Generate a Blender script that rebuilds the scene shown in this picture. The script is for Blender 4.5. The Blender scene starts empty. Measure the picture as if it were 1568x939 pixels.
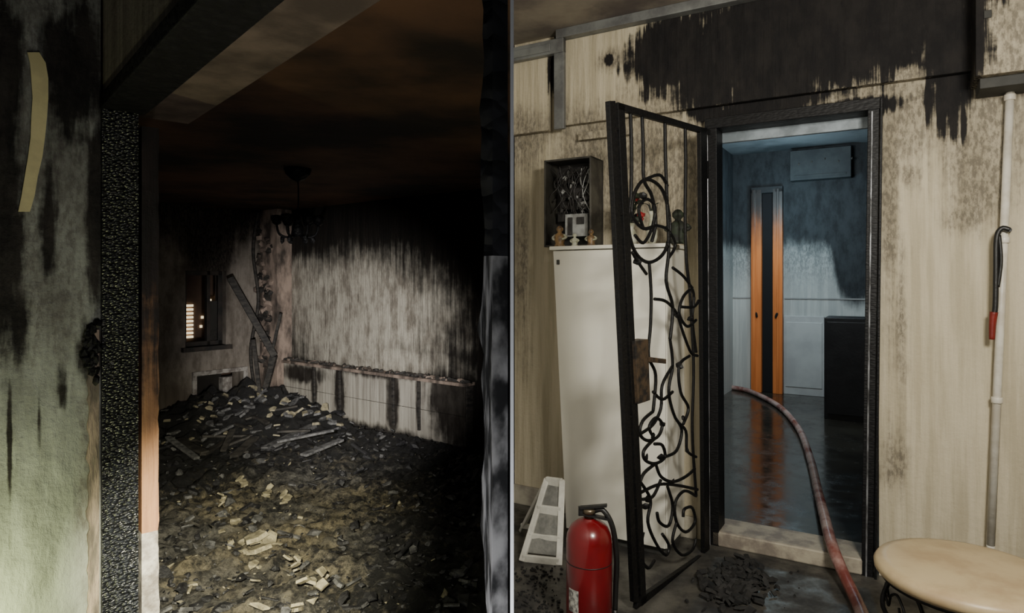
import bpy, bmesh, math, random
from mathutils import Vector, Matrix, noise
random.seed(7)
S=bpy.context.scene
CU,HV,F,CZ=784.0,430.0,1000.0,1.55
C0=Vector((0,0,CZ))
def ray(u,v): return Vector(((u-CU)/F,1,(HV-v)/F))
def at(u,v,y): return C0+ray(u,v)*y
def onz(u,v,z=0.0): return C0+ray(u,v)*((CZ-z)*F/(v-HV))
class Fr:
    def __init__(s,O,e):
        s.O=Vector((O[0],O[1],0)); s.e=Vector((e[0],e[1],0)).normalized(); s.D=Vector((-s.e.y,s.e.x,0))
        s.M=Matrix(((s.e.x,s.D.x,0,s.O.x),(s.e.y,s.D.y,0,s.O.y),(0,0,1,0),(0,0,0,1)))
    def hit(s,u,v,d=0.0):
        r=ray(u,v); t=(s.O+s.D*d-C0).dot(s.D)/r.dot(s.D)
        return s.loc(C0+r*t)
    def loc(s,P):
        q=P-s.O; return Vector((q.dot(s.e),q.dot(s.D),P.z))
    def w(s,x,d,z=0): return s.O+s.e*x+s.D*d+Vector((0,0,z))
WORLD=Fr((0,0),(1,0))
R=Fr((1.2,3.87),(.8598,-.5106))
G=Fr((1.175,3.83),(.621,.784))
LD=Fr((-1.40,2.24),(.656,-.755))
LP=Fr(tuple(LD.w(-.02,0))[:2],(.755,.656))
LB=Fr((-3.05,8.16),(.7906,-.6125))
LL=Fr((-3.05,8.16),(.6125,.7906))

# ---------------- materials ----------------
class NT:
    def __init__(s,name):
        s.m=bpy.data.materials.new(name); s.m.use_nodes=True; s.t=s.m.node_tree; s.n=s.t.nodes; s.l=s.t.links
        s.b=s.n['Principled BSDF']; s.tc=s.n.new('ShaderNodeTexCoord')
    def put(s,sock,v):
        if isinstance(v,bpy.types.NodeSocket): s.l.new(v,sock)
        else:
            if isinstance(v,(tuple,list)) and len(v)==3 and sock.type=='RGBA': v=(*v,1)
            sock.default_value=v
    def math(s,op,a,b=0.0,clamp=False):
        n=s.n.new('ShaderNodeMath'); n.operation=op; n.use_clamp=clamp; s.put(n.inputs[0],a); s.put(n.inputs[1],b); return n.outputs[0]
    def vm(s,op,a,b=(0,0,0)):
        n=s.n.new('ShaderNodeVectorMath'); n.operation=op; s.put(n.inputs[0],a); s.put(n.inputs[1],b)
        return n.outputs['Value'] if op=='LENGTH' else n.outputs['Vector']
    def noise(s,sc=(1,1,1),detail=5,rough=.6,off=0):
        v=s.vm('MULTIPLY',s.tc.outputs['Object'],sc)
        v=s.vm('ADD',v,(off,off*.7,off*.3))
        n=s.n.new('ShaderNodeTexNoise'); n.inputs['Scale'].default_value=1; n.inputs['Detail'].default_value=detail; n.inputs['Roughness'].default_value=rough
        s.l.new(v,n.inputs['Vector']); return n.outputs['Fac']
    def mr(s,v,a,b,c=0.,d=1.):
        n=s.n.new('ShaderNodeMapRange'); n.interpolation_type='SMOOTHSTEP'
        for i,x in enumerate((v,a,b,c,d)): s.put(n.inputs[i],x)
        return n.outputs[0]
    def mix(s,f,a,b):
        n=s.n.new('ShaderNodeMix'); n.data_type='RGBA'; s.put(n.inputs[0],f); s.put(n.inputs[6],a); s.put(n.inputs[7],b); return n.outputs[2]
    def bump(s,h,st,dist=.01):
        n=s.n.new('ShaderNodeBump'); n.inputs['Strength'].default_value=st; n.inputs['Distance'].default_value=dist; s.l.new(h,n.inputs['Height']); s.l.new(n.outputs[0],s.b.inputs['Normal'])
def mat(name,c,c2=None,sc=8,rough=.6,metal=0,bump=.2,rough2=None,spec=.5,bsc=None,emit=None,stretch=(1,1,1),coat=0):
    t=NT(name); c2=c2 or tuple(x*.7 for x in c)
    n=t.noise(tuple(sc*k for k in stretch)); f=t.mr(n,.35,.65)
    t.put(t.b.inputs['Base Color'],t.mix(f,c,c2))
    if rough2 is not None: t.put(t.b.inputs['Roughness'],t.mr(n,.35,.65,rough,rough2))
    else: t.b.inputs['Roughness'].default_value=rough
    t.b.inputs['Metallic'].default_value=metal; t.b.inputs['Specular IOR Level'].default_value=spec; t.b.inputs['Coat Weight'].default_value=coat
    if bump: t.bump(t.noise(tuple((bsc or sc*4)*k for k in stretch),off=3),bump)
    if emit: t.put(t.b.inputs['Emission Color'],c); t.b.inputs['Emission Strength'].default_value=emit
    return t.m
def patch(name,fr,A,A2,B,B2,blobs,d=0.,amp=.9,edge=.22,rough=.8,bump=.35,iso=5,st=(30,30,2),grey=None,vs=(22,22,1.2),spec=.3,gedge=.6):
    t=NT(name)
    def layer(bl,off,edge=edge):
        val=None
        for b in bl:
            u,v,ru,rv=b[:4]; w=b[4] if len(b)>4 else 1.
            p=fr.hit(u,v,d); q1=fr.hit(u+ru,v,d); q0=fr.hit(u-ru,v,d)
            rx=abs(q1.x-q0.x)/2; Y=(fr.w(p.x,d)).y; rz=rv/F*Y
            x=t.vm('SUBTRACT',t.tc.outputs['Object'],(p.x,0,p.z)); x=t.vm('MULTIPLY',x,(1/rx,0,1/rz))
            x=t.vm('LENGTH',x); x=t.math('SUBTRACT',1.,x); 
            x=t.math('ADD',x,w-1.)
            val=x if val is None else t.math('MAXIMUM',val,x)
        n=t.math('ADD',t.math('MULTIPLY',t.noise((iso,)*3,8,.65,off),.5),t.math('MULTIPLY',t.noise(st,4,.6,off+5),.5))
        n=t.math('MULTIPLY',t.math('SUBTRACT',n,.5),amp*2)
        return t.mr(t.math('ADD',val,n),-edge,edge)
    ca=t.mix(t.mr(t.noise(vs,5,.6,9),.35,.65),A,A2)
    if grey:
        g=layer(grey[1],17,gedge); sp=t.mr(t.noise((60,60,25),4,.7,31),.38,.62,.45,1.)
        ca=t.mix(t.math('MULTIPLY',t.math('MULTIPLY',g,sp),grey[2] if len(grey)>2 else .6),ca,grey[0])
    cb=t.mix(t.mr(t.noise((9,9,4),6,.7,2),.35,.7),B,B2)
    t.put(t.b.inputs['Base Color'],t.mix(layer(blobs,0),ca,cb))
    t.b.inputs['Roughness'].default_value=rough; t.b.inputs['Specular IOR Level'].default_value=spec
    t.bump(t.math('ADD',t.noise(tuple(2*x for x in vs),5,.6,1),t.noise((14,14,14),6,.7,4)),bump)
    return t.m
def char_mat(name,c=(.012,.013,.016),c2=(.03,.032,.04),rough=.4,sc=(38,38,55),bump=.9,dist=.02,spec=.7):
    t=NT(name)
    v=t.n.new('ShaderNodeTexVoronoi'); v.inputs['Scale'].default_value=1; v.feature='F1'; v.inputs['Randomness'].default_value=.9
    wv=t.vm('ADD',t.vm('MULTIPLY',t.tc.outputs['Object'],sc),t.vm('MULTIPLY',t.noise(tuple(x*.4 for x in sc),3,.6,8),(1,1,1)))
    t.l.new(wv,v.inputs['Vector'])
    h=t.math('SUBTRACT',1.,v.outputs['Distance'])
    t.put(t.b.inputs['Base Color'],t.mix(t.mr(t.math('ADD',h,t.math('MULTIPLY',t.noise((6,6,6)),.5)),.5,1.2),c,c2))
    t.b.inputs['Roughness'].default_value=rough; t.b.inputs['Specular IOR Level'].default_value=spec
    t.bump(h,bump,dist); return t.m

# ---------------- builder ----------------
class B:
    def __init__(s,name,fr=WORLD,mats=(),parent=None):
        s.name=name; s.fr=fr; s.mats=list(mats); s.bm=bmesh.new(); s.parent=parent
    def face(s,pts,m=0,smooth=False):
        vs=[s.bm.verts.new(p) for p in pts]; f=s.bm.faces.new(vs); f.material_index=m; f.smooth=smooth; return f
    def hexa(s,p,m=0):
        v=[s.bm.verts.new(q) for q in p]
        for a in ((0,1,2,3),(7,6,5,4),(0,4,5,1),(1,5,6,2),(2,6,7,3),(3,7,4,0)):
            f=s.bm.faces.new([v[i] for i in a]); f.material_index=m
    def box(s,x0,x1,y0,y1,z0,z1,m=0):
        s.hexa([(x0,y0,z0),(x1,y0,z0),(x1,y0,z1),(x0,y0,z1),(x0,y1,z0),(x1,y1,z0),(x1,y1,z1),(x0,y1,z1)],m)
    def prism(s,quad,d0,d1,m=0):
        s.hexa([(q[0],d0,q[1]) for q in quad]+[(q[0],d1,q[1]) for q in quad],m)
    def beam(s,a,b,w,h,m=0,up=Vector((0,0,1))):
        a=Vector(a); b=Vector(b); t=(b-a).normalized()
        if abs(t.dot(up))>.95: up=Vector((0,1,0))
        x=t.cross(up).normalized()*w/2; y=x.cross(t).normalized()*h/2
        s.hexa([a-x-y,a+x-y,a+x+y,a-x+y,b-x-y,b+x-y,b+x+y,b-x+y],m)
    def tube(s,pts,r,m=0,n=8,sub=6,taper=None,smoothpath=True):
        P=[Vector(p) for p in pts]
        if smoothpath and len(P)>2:
            Q=[]
            for i in range(len(P)-1):
                p0=P[max(i-1,0)];p1=P[i];p2=P[i+1];p3=P[min(i+2,len(P)-1)]
                for k in range(sub):
                    t=k/sub
                    Q.append(.5*((2*p1)+(-p0+p2)*t+(2*p0-5*p1+4*p2-p3)*t*t+(-p0+3*p1-3*p2+p3)*t**3))
            Q.append(P[-1]); P=Q
        rings=[]; nrm=None
        for i,p in enumerate(P):
            t=(P[min(i+1,len(P)-1)]-P[max(i-1,0)])
            if t.length<1e-7: t=Vector((0,0,1))
            t.normalize()
            if nrm is None: nrm=t.orthogonal().normalized()
            nrm=(nrm-t*nrm.dot(t))
            if nrm.length<1e-5: nrm=t.orthogonal()
            nrm.normalize(); bn=t.cross(nrm)
            rr=r if taper is None else r*(taper[0]+(taper[1]-taper[0])*i/(len(P)-1))
            rings.append([s.bm.verts.new(p+(nrm*math.cos(2*math.pi*k/n)+bn*math.sin(2*math.pi*k/n))*rr) for k in range(n)])
        for a,b in zip(rings,rings[1:]):
            for k in range(n):
                f=s.bm.faces.new((a[k],a[(k+1)%n],b[(k+1)%n],b[k])); f.material_index=m; f.smooth=True
        for rg in (rings[0],rings[-1][::-1]):
            f=s.bm.faces.new(rg); f.material_index=m
    def lathe(s,c,prof,m=0,n=24,smooth=True,axis=None):
        c=Vector(c); rings=[]
        for r,z in prof:
            rings.append([s.bm.verts.new(c+Vector((r*math.cos(2*math.pi*k/n),r*math.sin(2*math.pi*k/n),z))) for k in range(n)])
        for a,b in zip(rings,rings[1:]):
            for k in range(n):
                f=s.bm.faces.new((a[k],a[(k+1)%n],b[(k+1)%n],b[k])); f.material_index=m; f.smooth=smooth
        s.bm.faces.new(rings[0][::-1]).material_index=m; s.bm.faces.new(rings[-1]).material_index=m
    def rock(s,c,sx,sy,sz,m=0,sub=1,j=.3,rot=None,smooth=False):
        rt=Matrix.Rotation(random.uniform(0,6.28),4,'Z')@Matrix.Rotation(random.uniform(-.5,.5),4,'X') if rot is None else rot
        r=bmesh.ops.create_icosphere(s.bm,subdivisions=sub,radius=1,matrix=Matrix.Translation(Vector(c))@rt@Matrix.Diagonal((sx,sy,sz,1)))
        fs=set()
        for v in r['verts']:
            k=1+random.uniform(-j,j); v.co=Vector(c)+(v.co-Vector(c))*k
            fs.update(v.link_faces)
        for f in fs: f.material_index=m; f.smooth=smooth
    def shard(s,c,sx,sy,sz,m=0,tilt=.5):
        n=random.choice((4,5,5,6)); M=Matrix.Translation(Vector(c))@Matrix.Rotation(random.uniform(0,6.28),4,'Z')@Matrix.Rotation(random.uniform(-tilt,tilt),4,'X')@Matrix.Rotation(random.uniform(-tilt,tilt),4,'Y')
        P=[]; 
        for k in range(n):
            a=2*math.pi*(k+random.uniform(-.3,.3))/n; q=random.uniform(.6,1.1); P.append((math.cos(a)*sx*q,math.sin(a)*sy*q))
        lo=[s.bm.verts.new(M@Vector((x,y,-sz))) for x,y in P]; hi=[s.bm.verts.new(M@Vector((x*.9,y*.9,sz))) for x,y in P]
        fs=[s.bm.faces.new(lo[::-1]),s.bm.faces.new(hi)]+[s.bm.faces.new((lo[k],lo[(k+1)%n],hi[(k+1)%n],hi[k])) for k in range(n)]
        for f in fs: f.material_index=m
    def done(s,bevel=0,parent=None):
        bmesh.ops.recalc_face_normals(s.bm,faces=s.bm.faces)
        me=bpy.data.meshes.new(s.name); s.bm.to_mesh(me); s.bm.free()
        for m in s.mats: me.materials.append(m)
        o=bpy.data.objects.new(s.name,me); S.collection.objects.link(o); o.matrix_world=s.fr.M
        if bevel:
            b=o.modifiers.new('bevel','BEVEL'); b.width=bevel; b.segments=2; b.limit_method='ANGLE'
        return o
def wallh(b,x0,x1,z0,z1,d0,d1,holes,m=0):
    xs=sorted({x0,x1,*[h[0] for h in holes],*[h[1] for h in holes]}); zs=sorted({z0,z1,*[h[2] for h in holes],*[h[3] for h in holes]})
    for xa,xb in zip(xs,xs[1:]):
        for za,zb in zip(zs,zs[1:]):
            cx,cz=(xa+xb)/2,(za+zb)/2
            if any(h[0]<cx<h[1] and h[2]<cz<h[3] for h in holes): continue
            b.box(xa,xb,d0,d1,za,zb,m)
def polyslab(name,pts,z0,z1,m):
    b=B(name,WORLD,[m]); lo=[b.bm.verts.new((p[0],p[1],z0)) for p in pts]; hi=[b.bm.verts.new((p[0],p[1],z1)) for p in pts]
    b.bm.faces.new(lo[::-1]); b.bm.faces.new(hi); n=len(pts)
    for i in range(n): b.bm.faces.new((lo[i],lo[(i+1)%n],hi[(i+1)%n],hi[i]))
    return b.done()

# ============ RIGHT SIDE : corridor ============
CEIL=3.2
soot=(.004,.0035,.004)
wallR=patch('sooty_cream_wall',R,(.55,.49,.36),(.42,.37,.26),soot,(.014,.012,.011),
  [(1035,85,72,60,1.05),(1090,125,60,60,1.05),(1200,65,165,85,1.2),(1180,140,90,45,1.05),(1350,12,170,50,1.2),(1455,80,45,115,1.05),(1390,60,60,60,.75),(938,95,11,11,.7),(1290,100,70,50,.9),(1300,165,120,20,.7),(852,110,10,80,.75),(1110,175,70,14,.8),(1420,150,8,60,.75),(1475,185,8,50,.75)],
  amp=1.35,edge=.16,st=(60,60,1.5),grey=((.06,.05,.042),[(1000,260,130,110,1.),(900,230,60,70,.9),(1270,120,270,130,1.15),(1392,268,26,26,.7),(1362,240,18,240,.95),(1500,210,60,130,1.1),(800,215,50,50,.9),(940,95,24,20,.8),(1370,700,30,80,.55),(1480,330,60,50,.55),(1380,480,20,200,.45),(800,420,20,200,.5)],.75),bump=.75,gedge=.45)
sl=R.hit(1080,500).x; sr=R.hit(1346,500).x; zt=2.50
x0=R.hit(788,400).x
x1=R.hit(1568,400).x+1.2
b=B('wall_corridor',R,[wallR]); wallh(b,x0,x1,0,CEIL,0,.12,[(sl,sr,0,zt)]); b.done()
bx=R.hit(866,100).x; zb=R.hit(866,195).z
b=B('trim_1',R,[wallR]); b.box(bx,R.hit(1492,100).x,-.05,-.001,zb,CEIL-.06); b.done(.006)
b=B('trim_2',R,[wallR]); b.box(x0,R.hit(846,100).x,-.06,-.001,zb-.02,R.hit(846,90).z); b.done(.006)
metal=mat('painted_grey_trunking',(.22,.23,.22),(.12,.12,.12),6,.45,.3)
b=B('cable_trunking',R,[metal])
xa,xb=R.hit(849,100,-.09).x,R.hit(864,100,-.09).x
b.box(xa,xb,-.10,-.065,zb-.03,R.hit(850,60,-.1).z); b.box(x0,xb,-.11,-.065,R.hit(850,82,-.1).z,R.hit(850,60,-.1).z)
b.box(x0+.02,xa-.02,-.118,-.108,R.hit(850,78,-.1).z,R.hit(850,66,-.1).z)
b.done(.004)
b=B('trim_3',R,[metal]); b.box(bx-.02,x1,-.11,-.001,CEIL-.06,CEIL-.001); b.done(.004)
ceilm=mat('ceiling_paint_smoked',(.30,.26,.2),(.11,.09,.08),1.6,.8,bump=.1)
p=[R.w(x0,.12),R.w(x1,.12),Vector((3.6,-.6,0)),Vector((.005,-.6,0))]
p[0]=Vector((.005,R.w(x0,.12).y,0))
polyslab('ceiling',p,CEIL,CEIL+.08,ceilm)
t=NT('wet_dirty_tile'); n=t.noise((3,3,3),8,.65); t.put(t.b.inputs['Base Color'],t.mix(t.mr(n,.35,.65),(.085,.08,.068),(.018,.017,.017)))
t.put(t.b.inputs['Roughness'],t.mr(n,.4,.6,.3,.65)); t.bump(t.noise((40,40,40)),.2); floorR=t.m
polyslab('floor',p,-.08,0,floorR)
b=B('wall_right',WORLD,[wallR]); q=R.w(x1,0); b.box(q.x,q.x+.1,-.6,q.y+.2,0,CEIL); b.done()
white=mat('white_partition',(.85,.85,.83),(.78,.78,.76),5,.6,bump=.05)
b=B('added_divider',WORLD,[white]); b.box(-.0012,.0012,.45,6.0,0,CEIL); b.done()  # thin divider added between the two scenes, blocks light from crossing
bbm=mat('cream_baseboard',(.42,.39,.31),(.2,.18,.15),6,.5)
b=B('baseboard_corridor',R,[bbm]); b.box(x0,sl-.05,-.02,-.001,0,.13); b.box(sr+.06,x1,-.02,-.001,0,.13); b.done(.003)

charst=char_mat('charred_steel_frame',(.003,.003,.0035),(.007,.007,.008),.5,(40,40,90),.3,.005,.25)
b=B('door_frame',R,[charst,mat('grey_inner_frame',(.30,.35,.39),(.16,.19,.21),8,.4),mat('highlight_frame_edge',(.30,.31,.33),(.05,.05,.05),20,.35,.4,stretch=(1,1,.3))])
def pq(a,bq,c,e,d): return [ (R.hit(*P,d).x,R.hit(*P,d).z) for P in (a,bq,c,e)]
b.prism(pq((1082,850),(1101,850),(1097,190),(1079,190),-.05),-.05,.10)
b.prism(pq((1318,935),(1336,935),(1347,156),(1329,156),-.05),-.05,.10)
b.prism(pq((1338,935),(1342,935),(1352,150),(1348,150),-.06),-.07,-.03)
b.prism(pq((1324,935),(1327,935),(1337,170),(1334,170),-.05),-.056,-.05,2)  # pale strips paint a highlight along the frame edges
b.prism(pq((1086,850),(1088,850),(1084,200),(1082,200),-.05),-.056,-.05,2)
zh=R.hit(1090,186,-.05).z; zl=R.hit(1090,197,-.05).z
b.box(R.hit(1079,300,-.05).x,R.hit(1352,160,-.05).x,-.055,.10,zl,zh+.02)
b.box(R.hit(1095,300,.1).x,R.hit(1332,160,.1).x,.101,.13,zl-.06,zl+.02,1)
b.done(.004)
stone=mat('pale_stone_threshold',(.40,.36,.28),(.2,.17,.14),10,.5,bump=.3)
b=B('door_threshold',R,[stone]); b.box(sl+.05,sr-.06,-.05,.2,0,.085); b.done(.008)

# ---- iron gate ----
iron=char_mat('burnt_black_iron',(.0025,.0025,.003),(.007,.0065,.006),.5,(60,60,90),.3,.004,.25)
rust=mat('rusty_lock_plate',(.09,.06,.035),(.02,.018,.017),25,.6,.4)
g=B('iron_gate',G,[iron,rust])
gh=lambda u,v,d=0.: G.hit(u,v,d)
def gq(a,bq,c,e,d0,d1,m=0): g.prism([(gh(*P).x,gh(*P).z) for P in (a,bq,c,e)],d0,d1,m)
gq((968,922),(975,922),(939,155),(930,155),-.012,.012)
gq((979,928),(987,928),(953,160),(943,157),-.012,.012)
gq((943,157),(1085,199),(1085,207),(943,168),-.012,.012)
gq((972,932),(1090,848),(1090,838),(974,918),-.012,.012)
gq((1076,858),(1084,852),(1080,196),(1070,196),-.012,.012)
for v in (200,330,470,640,780,900):
    du=(v-155)*.0475; gq((938+du,v),(948+du,v),(948+du,v-4),(938+du,v-4),-.008,.008)
gq((964,522),(984,519),(987,612),(969,618),-.03,.028,1)
gq((984,546),(1006,549),(1006,556),(984,554),-.05,-.03,1)
def gt(pts,r): g.tube([gh(u,v) for u,v in pts],r,0,6,5)
strokes=[
 [(983,172),(985,230),(986,275),(998,300),(1004,340),(998,370)],
 [(1018,184),(1019,240),(1021,300),(1024,380),(1020,430),(1030,470),(1026,520)],
 [(1049,190),(1050,260),(1049,330),(1051,400),(1056,440)],
 [(965,163),(967,240),(966,300),(962,345),(972,385),(994,402),(1018,385),(1026,345),(1018,300),(1004,280),(985,276),(970,300),(968,330),(985,350),(1004,345)],
 [(985,276),(1010,268),(1022,285)],
 [(994,402),(997,450),(996,500),(993,545),(1004,575),(1000,630)],
 [(985,350),(978,320),(990,305),(1003,318),(998,350),(985,372),(972,360)],
 [(1004,345),(1022,352),(1034,375),(1024,395)],
 [(1030,410),(1048,425),(1062,450),(1060,490),(1066,540)],
 [(1002,458),(1020,462),(1036,480),(1046,510),(1058,540),(1068,545)],
 [(1060,440),(1046,455),(1040,480),(1052,500),(1066,490)],
 [(1042,470),(1062,470),(1070,460)],
 [(1026,520),(1030,560),(1024,600),(1034,640),(1050,660),(1052,690),(1066,700)],
 [(1056,545),(1040,560),(1042,600),(1054,625),(1046,650)],
 [(1030,560),(1014,590),(1012,625),(1000,650),(980,665)],
 [(1000,630),(984,645),(980,665),(992,675),(1008,668),(1014,650),(1004,640),(994,655),(1002,672)],
 [(1002,672),(986,690),(988,705),(1004,710),(1018,700),(1014,682),(1002,680)],
 [(1018,700),(1036,690),(1044,660),(1034,640)],
 [(1004,710),(1012,730),(1030,738),(1050,730),(1064,718)],
 [(1004,710),(986,725),(978,745)],
 [(980,755),(1010,742),(1040,744),(1068,750)],
 [(978,735),(996,765),(992,800),(1006,835),(1020,850),(1024,835),(1014,818)],
 [(985,815),(980,850),(992,870),(1002,858)],
 [(1066,760),(1048,752),(1034,770),(1036,800),(1050,815),(1064,800),(1060,778),(1048,780),(1046,792)],
 [(1036,800),(1030,830),(1044,850),(1060,842),(1066,825)],
 [(1022,745),(1030,775),(1024,805),(1010,800),(1006,785)],
 [(990,420),(976,400),(968,386)],
 [(960,440),(966,450),(960,460)],
 [(1000,600),(1014,612),(1030,600)],
 [(1056,440),(1062,560),(1060,660),(1066,760)],
 [(1012,735),(1000,760),(984,765)],
]
for st in strokes: gt(st, .0095 if st[0][1]<200 else .0088)
for (u,v) in [(985,300),(1022,375),(1036,482),(1058,488),(1000,668),(990,700),(1052,690),(992,765),(1046,640),(1014,650),(1012,700),(1030,738),(988,775),(1040,560),(976,400)]:
    g.rock(gh(u,v),.024,.010,.019,0,1,.25)
for v in (260,520,780): 
    p=gh(1082,v); g.lathe((p.x,p.y,p.z-.05),[(.012,0),(.012,.1)],0,10)
g.done(.002)

# ---- white cabinet ----
cabm=mat('white_cabinet_enamel',(.76,.74,.66),(.71,.69,.60),2,.35,bump=.03)
dk=mat('dark_gap_and_shadow',(.05,.05,.045),None,8,.8)
cx0,cx1=R.hit(846,500,-.38).x,R.hit(1020,500,-.38).x
cz=R.hit(900,377,-.38).z
xbl=R.hit(866,820,-.38).x
b=B('white_cabinet',R,[cabm,dk])
b.prism([(xbl,.05),(cx1,.05),(cx1,cz-.02),(cx0,cz-.02)],-.36,-.022)
b.prism([(xbl+.02,0),(cx1-.02,0),(cx1-.02,.05),(xbl+.02,.05)],-.34,-.03,1)
b.prism([(xbl+.004,.055),(cx1-.004,.055),(cx1-.004,cz-.024),(cx0+.004,cz-.024)],-.38,-.362)
b.box(cx0-.015,cx1+.015,-.395,-.022,cz-.018,cz+.004)
p=R.hit(850,398,-.382); b.box(p.x+.01,p.x+.03,-.386,-.38,p.z-.03,p.z,1)
b.done(.004)

# ---- meter box ----
mbm=mat('smoked_steel_box',(.09,.085,.07),(.03,.028,.025),7,.5,.3)
innd=mat('burnt_meter_interior',(.012,.011,.010),(.035,.032,.03),20,.6)
pl=mat('grey_meter_plastic',(.40,.41,.40),(.22,.22,.21),15,.5)
b=B('electric_meter_box',R,[mbm,innd,pl,mat('copper_wire',(.03,.027,.025),None,9,.4)])
d0=-.20; mx0,mx1=R.hit(833,300,d0).x,R.hit(905,300,d0).x; mz0,mz1=cz+.012,R.hit(860,243,d0).z
b.box(mx0,mx1,-.03,-.002,mz0,mz1,1)
b.box(mx0,mx0+.012,d0,-.03,mz0,mz1); b.box(mx1-.012,mx1,d0,-.03,mz0,mz1); b.box(mx0,mx1,d0,-.03,mz1-.012,mz1); b.box(mx0,mx1,d0,-.03,mz0,mz0+.012)
def mp(fx,fz): return mx0+(mx1-mx0)*fx, mz0+(mz1-mz0)*fz
for (fa,fb,ga,gb,dd,mm) in [(.34,.82,.12,.38,-.12,2),(.2,.75,.44,.54,-.09,1),(.2,.85,.57,.68,-.10,1),(.25,.5,.74,.9,-.11,1),(.56,.85,.74,.92,-.09,1),(.42,.5,.14,.34,-.135,1),(.6,.75,.26,.34,-.13,1),(.15,.3,.3,.42,-.1,1),(.62,.78,.46,.52,-.12,2)]:
    a,c=mp(fa,ga); e,f=mp(fb,gb); b.box(a,e,dd,-.03,c,f,mm)
for i in range(20):
    pts=[]; fx=random.uniform(.15,.85); 
    for k in range(4): 
        x,z=mp(min(.93,max(.07,fx+random.uniform(-.18,.18))),.93-.17*k-random.uniform(0,.05)); pts.append((x,-.14+random.uniform(-.03,.03),z))
    b.tube(pts,.003,2 if i%9==0 else 3,5,4)
for i in range(40):
    x,z=mp(random.uniform(.12,.88),random.uniform(.40,.93)); b.shard((x,-.13,z),.018,.008,.012,2 if i%6==0 else 1,1.)
b.done(.002)
b=B('cable_duct',R,[wallR]); z=R.hit(925,200,-.02).z; b.box(R.hit(885,205,-.05).x,R.hit(965,205,-.05).x,-.05,-.001,z-.05,z); b.done(.004)

# ---- ornaments ----
gold=mat('gilded_brown_ceramic',(.30,.18,.07),(.08,.05,.03),30,.4); redm=mat('red_rose_petal',(.42,.02,.02),(.2,.01,.01),20,.6); dkf=mat('dark_leaf',(.02,.03,.015),(.008,.008,.007),20,.6); pale=mat('pale_ceramic',(.5,.5,.42),(.3,.3,.2),20,.4)
def figurine(u,v,h,m,name='ceramic_figurine',arms=True):
    dd=-.30; p=R.hit(u,v,dd); z=cz+.004
    b=B(name,R,[m,pale,dkf])
    b.lathe((p.x,dd,z),[(.55*h*.5,0),(.5*h*.5,.08*h),(.2*h,.18*h),(.27*h,.4*h),(.24*h,.58*h),(.1*h,.68*h),(.09*h,.72*h),(.17*h,.8*h),(.17*h,.9*h),(.08*h,1.0*h),(.01*h,1.02*h)],0,14)
    if arms:
        for sg in (-1,1): b.tube([(p.x+sg*.2*h,dd,z+.58*h),(p.x+sg*.36*h,dd-.03*h,z+.45*h),(p.x+sg*.2*h,dd-.2*h,z+.36*h)],.06*h,1 if m is not dkf else 0,6,4)
    b.done()
figurine(857,360,.13,gold); figurine(880,362,.08,pale); figurine(905,362,.10,gold); figurine(1038,345,.19,dkf,arms=True)
p=R.hit(966,350,-.26); b=B('artificial_rose_bouquet',R,[pale,redm,dkf])
b.lathe((p.x,-.26,cz+.004),[(.03,0),(.04,.03),(.035,.07),(.018,.10),(.026,.13),(.02,.13)],0,16)
for i in range(26):
    a=i*2.4; l=random.uniform(.03,.19); e=(p.x+math.cos(a)*.06,-.26+math.sin(a)*.04,cz+.12+l)
    b.tube([(p.x,-.26,cz+.1),(p.x+math.cos(a)*.02,-.26+math.sin(a)*.02,cz+.12+l*.5),e],.0025,2,5,4)
    if i%4==0:
        for k in range(4): b.rock((e[0]+random.uniform(-.01,.01),e[1],e[2]+random.uniform(-.01,.01)),.017,.012,.015,1,1,.3)
    else: b.rock(e,.028,.010,.018,2,1,.3)
b.done()
p=R.hit(998,350,-.3); b=B('flower_vase',R,[pale,dkf]); b.lathe((p.x,-.3,cz+.004),[(.02,0),(.032,.04),(.032,.08),(.015,.13),(.014,.17),(.022,.19),(.016,.19)],0,16)
for i in range(7): a=i*.9; b.tube([(p.x,-.3,cz+.17),(p.x+.02*math.cos(a),-.3+.02*math.sin(a),cz+.23),(p.x+.045*math.cos(a),-.3+.04*math.sin(a),cz+.24)],.004,1,5,4,(1,.4))
b.done()

# ---- fire extinguisher ----
red=mat('red_extinguisher_paint',(.16,.003,.006),(.11,.002,.004),5,.28,bump=.02,coat=.4); blk=mat('black_rubber',(.008,.008,.008),None,10,.45); lab=mat('extinguisher_label',(.55,.55,.5),(.1,.1,.1),60,.5,bump=0)
Yx=2.92; c=at(902,930,Yx); cxx,cyy=c.x,c.y
b=B('fire_extinguisher',WORLD,[red,blk,lab,mat('dull_brass_valve',(.15,.12,.08),None,8,.35,.8)])
r=.102; zt2=.44
b.lathe((cxx,cyy,0),[(r*.92,0),(r,.015),(r,zt2-.05),(r*.96,zt2-.02),(r*.8,zt2+.015),(r*.5,zt2+.038),(.028,zt2+.045),(.028,zt2+.05)],0,36)
b.lathe((cxx,cyy,zt2+.05),[(.022,0),(.022,.02),(.03,.022),(.03,.04),(.015,.045)],3,16)
b.beam((cxx-.04,cyy,zt2+.095),(cxx+.075,cyy-.03,zt2+.115),.026,.010,1); b.beam((cxx-.04,cyy,zt2+.07),(cxx+.085,cyy-.03,zt2+.055),.026,.010,1)
b.beam((cxx-.035,cyy,zt2+.06),(cxx-.035,cyy,zt2+.10),.026,.016,1)
b.tube([(cxx+.02,cyy,zt2+.08),(cxx+.06,cyy-.02,zt2+.09),(cxx+.10,cyy-.03,zt2+.02),(cxx+.12,cyy-.02,zt2-.12),(cxx+.119,cyy,zt2-.27),(cxx+.116,cyy,zt2-.36)],.012,1,10,6)
b.lathe((cxx+.116,cyy,.015),[(.018,0),(.016,.02),(.011,.07)],1,12)
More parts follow.
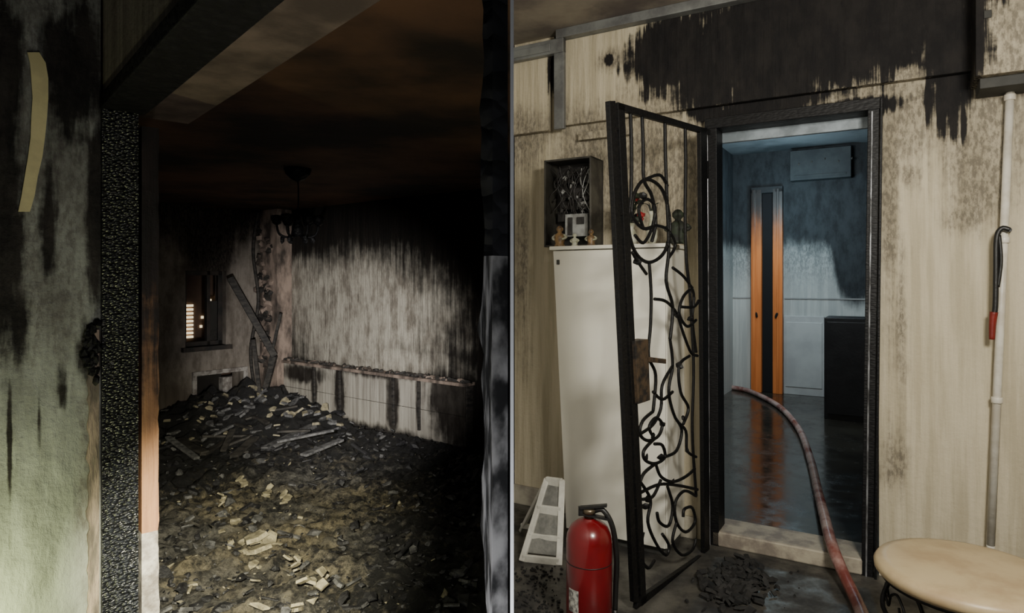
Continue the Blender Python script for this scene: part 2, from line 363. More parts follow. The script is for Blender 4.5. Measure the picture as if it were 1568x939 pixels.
for i in range(4):
    a0=math.radians(205+i*8); a1=math.radians(205+(i+1)*8); rr=r+.0012
    b.face([(cxx+rr*math.cos(a),cyy+rr*math.sin(a),z) for a,z in ((a0,.10),(a1,.10),(a1,.20),(a0,.20))],2)
b.lathe((cxx,cyy,.3),[(r+.001,0),(r+.001,.004)],1,36)
b.done()

# ---- folding step stool ----
wp=mat('white_plastic_frame',(.62,.61,.55),(.45,.44,.39),8,.45); gp=mat('grey_tread',(.2,.2,.18),(.12,.12,.11),20,.7)
b=B('folding_step_stool',WORLD,[wp,gp])
bl,br=onz(799,860),onz(856,866); tl,tr=at(838,733,3.80),at(861,736,3.72)
L=lambda a,c,t:a+(c-a)*t
b.beam(bl,tl,.035,.02); b.beam(br,tr,.035,.02)
for tt,w in ((.03,.05),(.3,.03),(.62,.05),(.97,.05)): b.beam(L(bl,tl,tt),L(br,tr,tt),.02,w)
nn=Vector((0,.012,0))
q=[L(bl,tl,.1),L(br,tr,.1),L(br,tr,.58),L(bl,tl,.58)]; b.hexa(q+[x+nn for x in q],1)
q=[L(bl,tl,.66),L(br,tr,.66),L(br,tr,.93),L(bl,tl,.93)]; b.hexa(q+[x+nn for x in q],1)
for t0,b0 in ((tl,bl),(tr,br)): b.beam(t0,Vector((b0.x,t0.y+.22,0.008)),.025,.02)
b.beam(Vector((bl.x,tl.y+.2,.05)),Vector((br.x,tr.y+.2,.05)),.02,.03)
b.done(.004)

# ---- pipe, strap, wall box ----
pipem=mat('white_painted_pipe',(.66,.63,.55),(.5,.46,.38),8,.4)
b=B('wall_pipe',R,[pipem,dk]); P0=R.hit(1547,135,-.05); P1=R.hit(1517,835,-.05)
b.tube([P0,P1],.018,0,14); 
for t in (.02,.33,.68): 
    c=P0.lerp(P1,t); b.lathe((c.x,c.y,c.z-.015),[(.022,0),(.024,.004),(.024,.026),(.022,.03)],0,16); b.box(c.x-.01,c.x+.01,-.035,-.001,c.z-.01,c.z+.01)
b.tube([P1,P1+Vector((0,.01,-.06)),P1+Vector((0,.055,-.08))],.018,0,12)
b.done()
b=B('wall_bracket_box',R,[wallR,dk]); xx=R.hit(1494,60,-.25).x; b.box(xx,x1,-.25,-.001,R.hit(1500,116,-.25).z,CEIL-.001); b.box(xx+.02,x1,-.2,-.001,R.hit(1500,132,-.25).z,R.hit(1500,116,-.25).z,1)  # dark slab underneath paints the shadow below the box
b.box(xx+.03,xx+.06,-.258,-.25,R.hit(1500,30,-.25).z,R.hit(1500,18,-.25).z,1); b.done(.006)
b=B('hanging_strap',R,[blk,mat('red_handle',(.20,.016,.01),None,9,.4)])
hp=lambda u,v: R.hit(u,v,-.09)
b.tube([hp(1546,352),hp(1534,350),hp(1526,366),hp(1525,420),hp(1524,470),hp(1521,486)],.012,0,8); b.tube([hp(1530,360),hp(1533,400),hp(1528,440)],.008,0,6)
b.tube([hp(1522,478),hp(1520,495),hp(1519,520)],.018,1,10,5,(1.0,.7)); b.tube([hp(1546,352),R.hit(1546,352,-.0)],.01,0,8)
b.done()

# ---- round stool ----
seatm=mat('beige_vinyl_seat',(.47,.37,.22),(.36,.26,.15),5,.4,bump=.1)
Yc=2.42; c=at(1482,874,Yc); sc=Vector((c.x,c.y,0)); sr_=.305; sz=c.z
b=B('round_stool',WORLD,[seatm,iron])
b.lathe((sc.x,sc.y,sz-.03),[(sr_*.96,-.015),(sr_,0),(sr_*1.005,.018),(sr_*.97,.034),(sr_*.85,.043),(sr_*.4,.047),(.01,.048)],0,48)
b.lathe((sc.x,sc.y,sz-.06),[(sr_*.93,0),(sr_*.95,.015)],1,40)
for i in range(5):
    a=math.radians(170+72*i); u=Vector((math.cos(a),math.sin(a),0)); tng=Vector((-u.y,u.x,0))
    b.tube([sc+u*.27+Vector((0,0,sz-.06)),sc+u*.29+Vector((0,0,sz-.16)),sc+u*.21+Vector((0,0,sz-.3)),sc+u*.26+Vector((0,0,.01))],.009,1,8,6)
    for sg in (-1,1):
        b.tube([sc+u*.27+Vector((0,0,sz-.12)),sc+u*.26+tng*sg*.05+Vector((0,0,sz-.09)),sc+u*.25+tng*sg*.09+Vector((0,0,sz-.14)),sc+u*.25+tng*sg*.06+Vector((0,0,sz-.18)),sc+u*.25+tng*sg*.04+Vector((0,0,sz-.14))],.005,1,6,6)
ring=[sc+Vector((math.cos(k*math.pi/12)*.215,math.sin(k*math.pi/12)*.215,sz-.3)) for k in range(25)]
b.tube(ring,.007,1,6,2)
b.done()

# ---- corridor debris ----
ash=mat('black_ash',(.005,.005,.005),(.016,.015,.014),20,.8)
b=B('ash_debris',WORLD,[ash,stone])
for i in range(420):
    u=random.uniform(792,1240); v=random.uniform(868,960)
    if random.random()<.5: u=random.gauss(820,25)
    if 860<u<1200: continue
    p=onz(u,v); 
    if R.loc(p).y>-.12 : continue
    k=random.uniform(.003,.013); b.shard((p.x,p.y,k*.5),k,k*random.uniform(.6,1.2),k*.3,0,.3)
b.done()
b=B('burnt_rag_heap',WORLD,[ash])
for i in range(300):
    p=onz(random.gauss(1122,24),random.gauss(900,15)); 
    if R.loc(p).y>-.10: continue
    k=random.uniform(.010,.036); b.shard((p.x,p.y,k*.6+.005),k*1.5,k*.8,k*.25,0,.9)
b.done()

# ============ RIGHT interior ============
fz=.08
dep=R.loc(onz(1230,605,fz)).y
ceilI=3.25
bw=patch('smoked_room_wall',R,(.46,.48,.46),(.36,.38,.37),(.030,.036,.04),(.012,.014,.016),
   [(1215,225,2600,120,1.28),(1310,360,40,110,1.0),(1290,600,30,120,.8)],d=dep,amp=.26,edge=.12,iso=3,st=(10,10,1.5),bump=.1,
   grey=((.12,.13,.13),[(1215,375,1500,55,1.)],.8))
xi0,xi1=-1.0,2.6
b=B('wall_back',R,[bw]); b.box(xi0,xi1,dep,dep+.1,fz,ceilI); b.done()
b=B('wall_inner_left',R,[bw]); b.box(xi0-.1,xi0,.13,dep,fz,ceilI); b.done()
b=B('wall_inner_right',R,[bw]); b.box(xi1,xi1+.1,.13,dep,fz,ceilI); b.done()
t=NT('wet_black_floor'); n=t.noise((1.5,1.5,1.5),8,.6); t.put(t.b.inputs['Base Color'],t.mix(t.mr(n,.35,.65),(.036,.034,.026),(.014,.013,.011)))
t.put(t.b.inputs['Roughness'],t.mr(t.noise((5,5,5),8,.7),.35,.7,.10,.32)); t.bump(t.noise((9,9,9)),.04); wf=t.m
b=B('floor_room',R,[wf]); b.box(xi0,xi1,.2,dep,0,fz); b.done()
ci=mat('smoked_ceiling',(.15,.165,.175),(.045,.055,.06),1.2,.7,bump=.1)
b=B('ceiling_room',R,[ci]); b.box(xi0,xi1,.13,dep,ceilI,ceilI+.05); b.done()
orange=patch('varnished_orange_wood',R,(.66,.21,.06),(.5,.15,.04),(.03,.03,.03),(.05,.04,.035),[(1175,240,900,105,1.1)],d=dep,amp=.4,edge=.45,rough=.35,bump=.1)
b=B('door_1',R,[orange,mat('door_gap_black',(.004,.004,.005),None,4,.9),mat('smoked_frame_head',(.02,.022,.024),None,4,.8)])
xp=lambda u: R.hit(u,500,dep-.05).x
b.box(xp(1151),xp(1167),dep-.10,dep-.001,fz,2.75); b.box(xp(1184),xp(1199),dep-.10,dep-.001,fz,2.75); b.box(xp(1167),xp(1184),dep-.03,dep-.001,fz,2.7,1)  # black panel paints the darkness of the gap between the posts
b.box(xp(1153),xp(1158),dep-.115,dep-.10,fz,2.75); b.box(xp(1190),xp(1194),dep-.115,dep-.1,fz,2.75)
b.box(xp(1151),xp(1199),dep-.1,dep-.001,2.7,2.78,2)
for u in (1160,1190): b.rock((xp(u),dep-.12,1.1),.015,.02,.05,1,1,.1)
b.done(.006)
pw=mat('grey_white_panel_door',(.46,.48,.47),(.38,.39,.39),3,.5,bump=.05)
b=B('door_2',R,[pw,dk]); zz=R.hit(1230,484,dep).z; b.box(xp(1200),xp(1262),dep-.04,dep-.001,fz,zz); b.box(xp(1203),xp(1259),dep-.05,dep-.04,fz+.1,zz-.08); b.done(.005)
b=B('trim_inner',R,[mat('grey_wall_moulding',(.30,.31,.30),(.2,.2,.2),3,.5)]); z3=R.hit(1130,456,dep).z; b.box(xi0,xp(1150),dep-.012,dep-.001,z3-.008,z3+.008); b.box(xp(1200),xi1,dep-.012,dep-.001,z3-.008,z3+.008); 
b.done()
cd=dep*.72
b=B('burnt_wardrobe',R,[mat('burnt_wood_black',(.004,.004,.005),(.009,.009,.010),8,.5),dk]); xq=R.hit(1262,560,cd).x; zq=R.hit(1270,487,cd).z
b.box(xq,xq+1.2,cd,cd+.5,fz,zq); b.box(xq+.03,xq+.55,cd-.02,cd,fz+.06,zq-.04); b.box(xq+.57,xq+1.15,cd-.02,cd,fz+.06,zq-.04); b.lathe((xq+.5,cd-.035,1.0),[(.01,0),(.01,.12)],1,8); b.done(.006)
b=B('air_conditioner',R,[mat('smoked_plastic',(.055,.062,.064),(.035,.04,.043),3,.8,spec=.2),dk]); d1=dep-.16
xa,xb=R.hit(1210,250,d1).x,R.hit(1303,250,d1).x; za,zc2=R.hit(1250,274,d1).z,R.hit(1250,228,d1).z
b.box(xa,xb,d1,dep-.001,za,zc2); b.box(xa+.05,xb-.05,d1-.006,d1,za+.03,za+.06,0)
for k in range(5): b.rock((xa+.1+.15*k,d1,za+.2+.02*(k%3)),.015,.008,.02,1,1,.2)
b.done(.03)
hosem=NT('fire_hose_fabric'); hosem.put(hosem.b.inputs['Base Color'],hosem.mix(hosem.mr(hosem.noise((4,4,4)),.35,.65),(.45,.34,.31),(.18,.05,.04))); hosem.b.inputs['Roughness'].default_value=.25; hosem.bump(hosem.noise((60,60,60)),.2)
b=B('fire_hose',WORLD,[hosem.m]); hr=.030
pts=[onz(u,v,z) for u,v,z in [(1096,590,.11),(1118,593,.11),(1150,600,.11),(1192,622,.11),(1222,655,.11),(1240,700,.11),(1252,750,.12),(1262,790,.14),(1274,835,.14),(1292,880,.06),(1318,935,.03),(1335,985,.03),(1350,1060,.03)]]
b.tube(pts,hr,0,12,8); b.done()

# ============ LEFT SIDE ============
pilm=patch('scorched_greenish_plaster',LP,(.42,.45,.41),(.28,.30,.27),(.010,.009,.009),(.045,.04,.036),
  [(115,115,46,95,1.1),(12,90,26,110,1.05),(10,330,24,190,1.05),(140,535,20,40,1.1),(148,320,16,170,.95),(95,600,14,50,.65),(28,500,24,80,.8),(8,250,26,260,.8),(60,640,6,60,.6),(75,330,16,120,.75),(15,700,5,160,.6)],amp=1.6,edge=.35,iso=9,st=(34,34,4),bump=1.,
  grey=((.13,.12,.11),[(80,160,130,330,1.1),(60,420,90,140,1.),(140,700,24,300,.7)],.85),vs=(10,10,3))
b=B('wall_left',LP,[pilm]); b.box(-1.6,-.006,0,.3,0,3.0); b.done()
pwood=mat('split_bare_lath',(.42,.33,.26),(.14,.12,.10),10,.8,bump=1.,stretch=(3,3,.5))
b=B('trim_scorched_lath',LP,[pwood])
prev=None
for k in range(60):
    v=505+k*9; e0=5*noise.noise(Vector((k*.4,3,3)))+3*noise.noise(Vector((k*1.3,7,3)))
    cur=[LP.hit(135+e0,v,-.010),LP.hit(152,v,-.010)]
    if prev: b.hexa([cur[0],cur[1],prev[1],prev[0]]+[q+Vector((0,.009,0)) for q in (cur[0],cur[1],prev[1],prev[0])])
    prev=cur
b.done()
doorw=patch('smoked_brown_plaster',LD,(.42,.37,.33),(.26,.22,.20),(.012,.01,.01),(.03,.025,.02),[(350,-80,100,80,.8)],amp=.9,bump=.6)
zh2=2.14
b=B('wall_above_door',LD,[doorw]); b.box(-.019,2.05,0,.12,zh2+.051,3.0); b.done()
charw=char_mat('alligator_charred_wood',(.004,.0045,.006),(.028,.031,.043),.33,(75,75,120),1.0,.012,.9)  # bluish second colour paints highlights into the char
charh=char_mat('charred_head_wood',(.004,.004,.005),(.009,.009,.010),.6,(30,30,40),.6,.01,.25)
orw=patch('scorched_bare_wood',LP,(.36,.19,.095),(.20,.10,.06),(.012,.01,.01),(.03,.02,.02),[(230,190,60,330,1.1)],amp=1.3,bump=.5,rough=.6)
whp=mat('exposed_white_plaster',(.42,.40,.38),(.16,.14,.13),14,.8,bump=.8)
J=B('door_frame_charred',LP,[charw,orw,whp])
J.box(-.005,.105,-.02,.08,0,zh2)
x2=LP.hit(217,600,-.015).x; x3=LP.hit(243,600,-.015).x
zo=LP.hit(230,815,-.015).z
def strip(b,za,zb_,m):
    n=40; lo=[];
    for k in range(n+1):
        z=za+(zb_-za)*k/n; w=.006*noise.noise(Vector((z*9,1,1)))+.004*noise.noise(Vector((z*30,4,1)))
        lo.append([b.bm.verts.new(q) for q in ((x2,-.015,z),(x3+w,-.015,z),(x3+w,.08,z),(x2,.08,z))])
    for a,c in zip(lo,lo[1:]):
        for i in range(4): b.bm.faces.new((a[i],a[(i+1)%4],c[(i+1)%4],c[i])).material_index=m
strip(J,0,zo,2); strip(J,zo,2.1,1)
J.done(0)
J2=B('door_head_charred',LD,[charh]); J2.box(-.02,2.03,-.01,.13,zh2+.001,zh2+.05); J2.done(.004)
lm=mat('smoked_lintel_plaster',(.21,.155,.125),(.085,.062,.05),3,.85,bump=.6)
b=B('lintel_beam',LD,[lm]); b.box(-.5,1.9,.16,.40,2.24,2.399); b.done(.005)
t=NT('scraped_charred_plaster')
sk=t.n.new('ShaderNodeMapping'); sk.inputs['Rotation'].default_value=(0,math.radians(30),0); sk.inputs['Scale'].default_value=(160,20,16)
t.l.new(t.tc.outputs['Object'],sk.inputs['Vector']); nn_=t.n.new('ShaderNodeTexNoise'); nn_.inputs['Scale'].default_value=1; nn_.inputs['Detail'].default_value=5; t.l.new(sk.outputs[0],nn_.inputs['Vector'])
t.put(t.b.inputs['Base Color'],t.mix(t.mr(nn_.outputs['Fac'],.42,.64),(.010,.010,.010),(.16,.155,.15))); t.b.inputs['Roughness'].default_value=.9; t.b.inputs['Specular IOR Level'].default_value=.1; t.bump(nn_.outputs['Fac'],.4); fz_=t.m
b=B('door_jamb_plaster',LD,[fz_,charh]); xe=(1.4-.755*.02-.004)/.656
def xl(z): 
    vv=HV+(CZ-z)/.67*F; uu=738+4*math.sin(vv*.021)+9*noise.noise(Vector((vv*.06,2,2)))+6*noise.noise(Vector((vv*.2,5,2)))+max(0,(vv-700))*.02; return LD.hit(uu,500).x
for k in range(86):
    za,zb_=.025*k,.025*(k+1)
    b.prism([(xl(za),za),(xe,za),(xe,zb_),(xl(zb_),zb_)],0,.02,0 if zb_<1.58 else 1)
b.done()
b=B('yellow_reflective_band',LP,[mat('yellow_band',(.78,.70,.38),(.62,.55,.30),8,.5)])
cl=[(51,80,9),(58,96,12),(61,120,13),(62,150,12),(60,180,12),(58,210,11),(54,240,11),(48,270,10),(43,300,10),(37,324,9)]
rows=[[LP.hit(u-w_,v,-.012),LP.hit(u+w_,v,-.012)] for u,v,w_ in cl]
for a,c in zip(rows,rows[1:]): b.hexa([a[0],a[1],c[1],c[0]]+[q+Vector((0,.008,0)) for q in (a[0],a[1],c[1],c[0])])
b.done()
b=B('scorched_latch_hole',LP,[charh]); 
for i in range(24):
    p=LP.hit(141+random.gauss(0,6),540+random.gauss(0,18),-.012); b.rock(p,.016,.010,.02,0,1,.3)
b.done()

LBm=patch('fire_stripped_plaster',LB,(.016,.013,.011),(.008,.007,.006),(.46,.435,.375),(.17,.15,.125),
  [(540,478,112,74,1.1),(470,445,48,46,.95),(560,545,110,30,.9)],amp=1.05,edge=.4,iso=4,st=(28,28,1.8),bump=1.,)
LLm=patch('smoky_window_wall',LL,(.13,.11,.095),(.08,.065,.055),(.28,.25,.22),(.14,.12,.10),[(330,550,90,40,1.),(260,470,40,120,.9),(380,480,35,120,.9)],amp=.9,edge=.3,iso=4,
   grey=((.014,.011,.010),[(320,330,160,80,1.3)],1.),st=(10,10,1.5),bump=.6)
CL=2.4
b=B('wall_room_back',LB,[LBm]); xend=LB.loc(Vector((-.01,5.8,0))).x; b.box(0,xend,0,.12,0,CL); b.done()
b=B('wall_window_side',LL,[LLm])
def rect(fr,u0,u1,v0,v1,d=0):
    a=fr.hit(u0,(v0+v1)/2,d).x; c=fr.hit(u1,(v0+v1)/2,d).x; um=(u0+u1)/2; return (a,c,fr.hit(um,v1,d).z,fr.hit(um,v0,d).z)
wn=rect(LL,284,346,415,530); ni=rect(LL,300,372,572,638); ni=(ni[0],ni[1],max(.12,ni[2]),ni[3])
wallh(b,-3.6,0,0,CL,0,.25,[wn,ni]); b.done()
b=B('window_1',LL,[mat('burnt_window_frame',(.05,.04,.035),(.02,.02,.02),9,.6),mat('sooty_glass',(.02,.02,.02),None,5,.15)])
x_0,x_1,z0_,z1_=wn
for (a,c,e,f) in ((x_0,x_0+.05,z0_,z1_),(x_1-.05,x_1,z0_,z1_),(x_0,x_1,z0_,z0_+.05),(x_0,x_1,z1_-.05,z1_),((x_0+x_1)/2+.05,(x_0+x_1)/2+.09,z0_,z1_)): b.box(a,c,.08,.14,e,f)
b.box((x_0+x_1)/2+.09,x_1-.05,.10,.105,z0_+.05,z1_-.35,1); b.box(x_0-.05,x_1+.05,-.06,.08,z0_-.05,z0_,0)
b.done(.004)
glow=mat('lit_apartment_window',(1.,.85,.55),(1,.7,.35),6,.5,bump=0,emit=1.3)
b=B('apartment_building_outside',LL,[mat('night_facade',(.22,.14,.10),(.14,.09,.07),1,.9),glow])
b.box(-8,3,3,3.3,-1,7)
for v in range(468,520,6):
    p=LL.hit(288,v,2.98); b.box(p.x-.08,p.x+.08,2.97,3,p.z-.02,p.z+.015,1)
for (u,v) in [(334,455),(338,462),(322,460),(308,500),(322,505),(310,486),(325,488),(338,500)]:
    p=LL.hit(u,v,2.98); b.box(p.x-.015,p.x+.015,2.97,3,p.z-.02,p.z+.02,1)
b.done()
b=B('niche_back',LL,[mat('niche_soot',(.02,.017,.015),None,4,.9),whp]); b.box(ni[0]-.05,ni[1]+.05,.6,.65,0,ni[3]+.1); b.box(ni[0]-.06,ni[0]-.01,.26,.6,0,ni[3]+.1)
p=LL.hit(352,592,.3); b.box(p.x-.09,p.x+.09,.3,.4,.12,p.z+.12,1); b.done()
b=B('niche_surround',LL,[whp]); 
for a,c,e,f in [(ni[0]-.05,ni[0],ni[2],ni[3]),(ni[1],ni[1]+.05,ni[2],ni[3]),(ni[0]-.05,ni[1]+.05,ni[3],ni[3]+.05)]: b.box(a,c,-.03,-.001,e,f)
b.done(.004)
rc=mat('fire_browned_ceiling',(.15,.075,.042),(.018,.012,.010),.9,.85,bump=.6,bsc=6)
pp=[LD.w(-3.2,.13),LD.w(1.98,.13),Vector((-.004,5.82,0)),Vector((-3.05,8.16,0)),LL.w(-3.6,0)]
polyslab('ceiling_burnt_room',pp,CL,CL+.08,rc)
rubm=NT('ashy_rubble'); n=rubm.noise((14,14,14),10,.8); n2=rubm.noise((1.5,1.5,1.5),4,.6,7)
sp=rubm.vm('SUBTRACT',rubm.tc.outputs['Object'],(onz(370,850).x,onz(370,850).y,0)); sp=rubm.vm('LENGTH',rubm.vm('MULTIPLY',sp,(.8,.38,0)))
pool_fall=rubm.mr(rubm.math('ADD',sp,rubm.math('MULTIPLY',rubm.noise((3,3,3),6,.7,3),.6)),.6,1.35,0,.16)  # rubble colour darkens away from the torch spot, a painted pool of light
rubm.put(rubm.b.inputs['Base Color'],rubm.mix(rubm.mr(rubm.math('SUBTRACT',n,pool_fall),.38,.62),(.016,.016,.018),rubm.mix(rubm.mr(n2,.4,.6),(.36,.31,.21),(.22,.21,.19))))
rubm.b.inputs['Roughness'].default_value=.55; rubm.bump(rubm.noise((35,35,35),8,.8),1.,.03)
fp=[Vector((-4.2,4.0,0)),Vector((-2.2,-.4,0)),Vector((-.004,-.4,0)),Vector((-.004,5.82,0)),Vector((-3.05,8.16,0)),LL.w(-3.6,0)]
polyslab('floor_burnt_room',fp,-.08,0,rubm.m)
def inside(x,y):
    q=Vector((x,y,0)); return x<-.06 and LB.loc(q).y<-.22 and LL.loc(q).y<-.06 and LD.loc(q).y>.2
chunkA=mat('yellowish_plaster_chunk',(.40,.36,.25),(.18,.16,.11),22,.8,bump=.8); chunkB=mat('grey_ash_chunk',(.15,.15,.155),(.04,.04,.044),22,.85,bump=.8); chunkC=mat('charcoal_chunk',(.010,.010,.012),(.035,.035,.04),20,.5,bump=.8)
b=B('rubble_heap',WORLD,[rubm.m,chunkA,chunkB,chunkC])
nx,ny=150,240; grid={}
for i in range(nx+1):
    for j in range(ny+1):
        x=-4.6+4.55*i/nx; y=.9+7.2*j/ny
        if not inside(x,y): continue
        h=.04+.08*max(0,noise.noise(Vector((x*2.5,y*2.5,1))))+.05*noise.noise(Vector((x*9,y*9,4)))+.05*noise.noise(Vector((x*22,y*22,9)))
        dd=(Vector((x,y))-Vector((-2.85,7.0))).length; h+=.36*max(0,1-dd/1.3)**1.1*(1+.6*noise.noise(Vector((x*6,y*6,3))))
        grid[i,j]=b.bm.verts.new((x,y,max(.004,h)))
for (i,j) in list(grid):
    if all(k in grid for k in ((i+1,j),(i+1,j+1),(i,j+1))):
        f=b.bm.faces.new((grid[i,j],grid[i+1,j],grid[i+1,j+1],grid[i,j+1])); f.smooth=True
cnt=0
while cnt<1500:
    u=random.uniform(240,730); v=random.uniform(640,1000) if random.random()<.85 else random.uniform(625,700)
    p=onz(u,v,.08)
    if not inside(p.x,p.y): continue
    cnt+=1; k=.004+.024*random.random()**4; k*=(1+.12*p.y)
    lit=math.exp(-((u-390)/110)**2); r_=random.random(); m=1 if r_<.22*lit+.02 else (2 if r_<.30+.2*lit else 3)  # more pale chunks inside the painted pool of light
    z=.05+random.uniform(0,.04); q=random.random()
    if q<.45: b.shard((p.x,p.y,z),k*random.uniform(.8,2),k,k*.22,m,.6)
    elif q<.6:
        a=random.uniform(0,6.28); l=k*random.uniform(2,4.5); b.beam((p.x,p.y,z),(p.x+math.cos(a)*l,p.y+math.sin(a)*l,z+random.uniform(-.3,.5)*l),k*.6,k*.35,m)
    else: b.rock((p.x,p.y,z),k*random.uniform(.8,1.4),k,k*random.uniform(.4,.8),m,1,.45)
for i in range(220):
    a=random.uniform(0,6.28); rr=1.15*random.random()**.6; x=-2.75+math.cos(a)*rr; y=6.9+math.sin(a)*rr
    if not inside(x,y): continue
    k=random.uniform(.015,.06); z=.04+.36*max(0,1-rr/1.3)**1.1+.02; b.shard((x,y,z),k*1.4,k,k*.2,random.choice((1,1,2,2,2,3)),.6)
for u,v,k in [(395,835,.10),(478,898,.06),(450,870,.04),(372,745,.05),(440,770,.05),(345,770,.04),(410,760,.04)]:
    p=onz(u,v,.1); 
    for q in range(4): b.shard((p.x+random.uniform(-k,k)*.6,p.y+random.uniform(-k,k)*.6,.10+.02*q),k*.8,k*.6,k*.12,1,.8)
b.done()
plk=mat('burnt_plank_wood',(.012,.011,.011),(.05,.045,.04),12,.7,bump=.6,stretch=(1,1,3))
b=B('charred_planks',WORLD,[plk,chunkB])
for i in range(26):
    u=random.uniform(300,490); v=random.uniform(625,690); p=onz(u,v,.2); a=random.uniform(0,3.1); l=random.uniform(.15,.5)
    if not inside(p.x,p.y): continue
    z=.10+random.uniform(0,.15); q=Vector((math.cos(a)*l,math.sin(a)*l,random.uniform(-.06,.12)))
    if not(inside(p.x+q.x,p.y+q.y)): continue
    b.beam((p.x,p.y,z),(p.x+q.x,p.y+q.y,z+q.z),random.uniform(.03,.08),.02,random.choice((0,0,0,1)))
b.beam(at(405,688,5.7),at(480,652,6.4),.08,.035,1)
b.done(.003)
colm=mat('peeling_column_plaster',(.34,.265,.22),(.05,.04,.035),6,.85,bump=.9,stretch=(1,1,.5))
b=B('corner_column',LB,[colm,plk])
xa,xb=LB.hit(398,480,-.2).x,LB.hit(424,480,-.2).x
b.box(max(0.0,xa),xb,-.2,-.001,0,CL-.001)
for i in range(60):
    z=random.uniform(.5,2.2); b.shard((xa+random.uniform(-.02,.26),-.21,z),.07,.035,.025,i%2,1.2)
b.tube([(xa+.05,-.25,CL-.01),(xa+.02,-.3,1.9),(xa+.1,-.28,1.3),(xa,-.32,.7),(xa+.1,-.3,.1)],.02,1,6)
b.done()
b=B('fallen_beam',WORLD,[plk]); b.beam(at(352,425,7.0),at(420,545,7.2),.07,.07); b.beam(at(420,545,7.2),at(395,640,7.25),.06,.06); b.beam(at(430,480,7.3),at(412,560,7.2),.03,.03); b.beam(at(388,520,7.0),at(402,640,6.9),.04,.03); b.done(.004)
tilem=patch('scorched_white_tile',LB,(.44,.42,.37),(.27,.25,.22),(.02,.017,.015),(.05,.045,.04),[(480,590,6,50,.9),(519,600,8,70,1.),(601,610,9,70,1.),(640,610,5,50,.8),(560,565,70,12,.95),(720,620,55,75,1.25),(460,572,35,14,1.),(430,640,30,25,.9),(560,665,140,18,.95)],d=-.12,amp=1.1,edge=.35,iso=5,st=(14,14,2.),bump=.5,rough=.5)
b=B('tiled_half_wall',LB,[tilem,colm,plk])
p1=LB.hit(712,585,-.12); zt3=.60
b.box(xb+.001,p1.x,-.10,-.001,0,zt3-.02,2)
nc=7; w_=(p1.x-xb)/nc
for i in range(nc):
    for k in range(2):
        z0_=.02+k*(zt3-.04)/2; b.box(xb+i*w_+.002,xb+(i+1)*w_-.002,-.115+random.uniform(-.003,.003),-.10,z0_+.002,z0_+(zt3-.04)/2-.002,0)
b.box(xb+.001,p1.x+.02,-.15,-.001,zt3-.02,zt3+.01,1)
for u in (480,519,601,640): q=LB.hit(u,600,-.14); b.beam((q.x,-.135,zt3),(q.x+.01,-.135,.10),.03,.02,2)
for i in range(80):
    b.shard((random.uniform(xb,p1.x),-.09,zt3+.02),.06,.03,.012,random.choice((1,2,2)),.5)
b.done(.003)
Yc=4.95; X=(456-CU)/F*Yc
b=B('chandelier',WORLD,[charh]); 
b.lathe((X,Yc,CL-.071),[(.01,-.03),(.05,-.01),(.09,.03),(.10,.07)],0,20)
b.tube([(X,Yc,CL-.07),(X+.005,Yc,2.2),(X,Yc,2.02)],.006,0,8)
b.lathe((X,Yc,1.93),[(.01,-.05),(.05,-.03),(.04,.03),(.02,.08),(.015,.12)],0,16)
for i in range(6):
    a=i*math.pi/3+.3; u=Vector((math.cos(a),math.sin(a),0)); c=Vector((X,Yc,1.93))
    b.tube([c,c+u*.06+Vector((0,0,-.05)),c+u*.13+Vector((0,0,-.03)),c+u*.15+Vector((0,0,.04))],.009,0,7,5)
    e=c+u*.15+Vector((0,0,.04)); b.lathe(e,[(.012,0),(.03,.01),(.045,.05),(.04,.07),(.01,.075)],0,12)
    b.rock(c+u*.11+Vector((0,0,-.07)),.02,.02,.035,0,1,.2)
b.done()

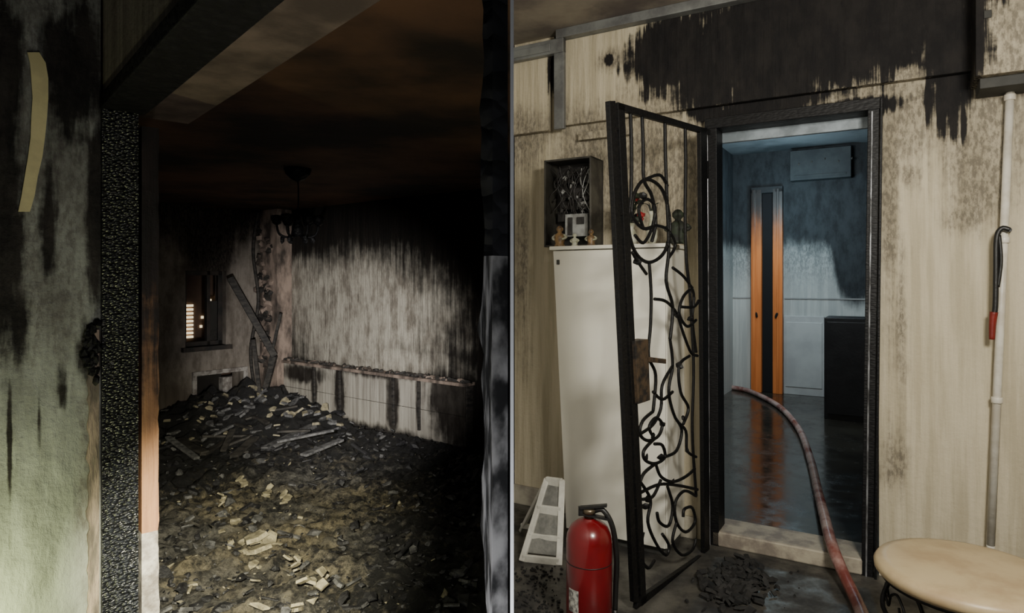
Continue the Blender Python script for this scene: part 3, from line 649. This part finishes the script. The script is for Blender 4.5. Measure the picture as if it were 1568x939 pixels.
# ============ LIGHTS ============
def spot(name,loc,tgt,e,ang,col,blend=1.,size=.03):
    l=bpy.data.lights.new(name,'SPOT'); l.energy=e; l.spot_size=math.radians(ang); l.spot_blend=blend; l.color=col; l.shadow_soft_size=size
    o=bpy.data.objects.new(name,l); S.collection.objects.link(o); o.location=loc; o.rotation_euler=(Vector(tgt)-Vector(loc)).to_track_quat('-Z','Y').to_euler(); return o
def area(name,loc,tgt,e,size,col):
    l=bpy.data.lights.new(name,'AREA'); l.energy=e; l.size=size; l.color=col
    o=bpy.data.objects.new(name,l); S.collection.objects.link(o); o.location=loc; o.rotation_euler=(Vector(tgt)-Vector(loc)).to_track_quat('-Z','Y').to_euler(); return o
def point(name,loc,e,col,size=.05):
    l=bpy.data.lights.new(name,'POINT'); l.energy=e; l.color=col; l.shadow_soft_size=size
    o=bpy.data.objects.new(name,l); S.collection.objects.link(o); o.location=loc; return o
area('corridor_light',(1.1,.5,2.5),(1.1,3.9,.9),104,.5,(1,.95,.84))
lc=R.w(-.1,dep*.55,2.75); area('room_light',lc,R.w(-.1,dep,.9),40,.5,(.88,.96,1.))
point('room_glow',R.w(-.25,dep-.8,2.45),24,(.55,.85,1.),.15)
spot('torch_floor',(-.45,1.1,1.2),onz(378,862),780,44,(1,.94,.68))
spot('torch_wall',(-.5,1.3,1.3),at(530,540,6.8),1500,34,(1,.96,.90))
point('room_fill',(-.5,1.05,.85),13,(1,.93,.82),.03)  # added fill to brighten ceiling and lintel, not a separate torch
point('near_fill',(-.09,.36,1.15),8,(.9,.93,1.),.03)  # added fill beside the camera, brightens the divider edge and jambs
point('torch_wall_green',tuple(LP.w(-.44,-.26,.50)),12.0,(.95,1,.5),.04)
w=bpy.data.worlds.new('night'); S.world=w; w.use_nodes=True; w.node_tree.nodes['Background'].inputs[0].default_value=(.5,.5,.6,1); w.node_tree.nodes['Background'].inputs[1].default_value=.01
cd_=bpy.data.cameras.new('camera'); cam=bpy.data.objects.new('camera',cd_); S.collection.objects.link(cam)
cd_.sensor_fit='HORIZONTAL'; cd_.sensor_width=36; cd_.lens=36*1000/1568; cd_.shift_y=-39.5/1568; cd_.clip_start=.05
cam.location=C0; cam.rotation_euler=(math.pi/2,0,0); S.camera=cam
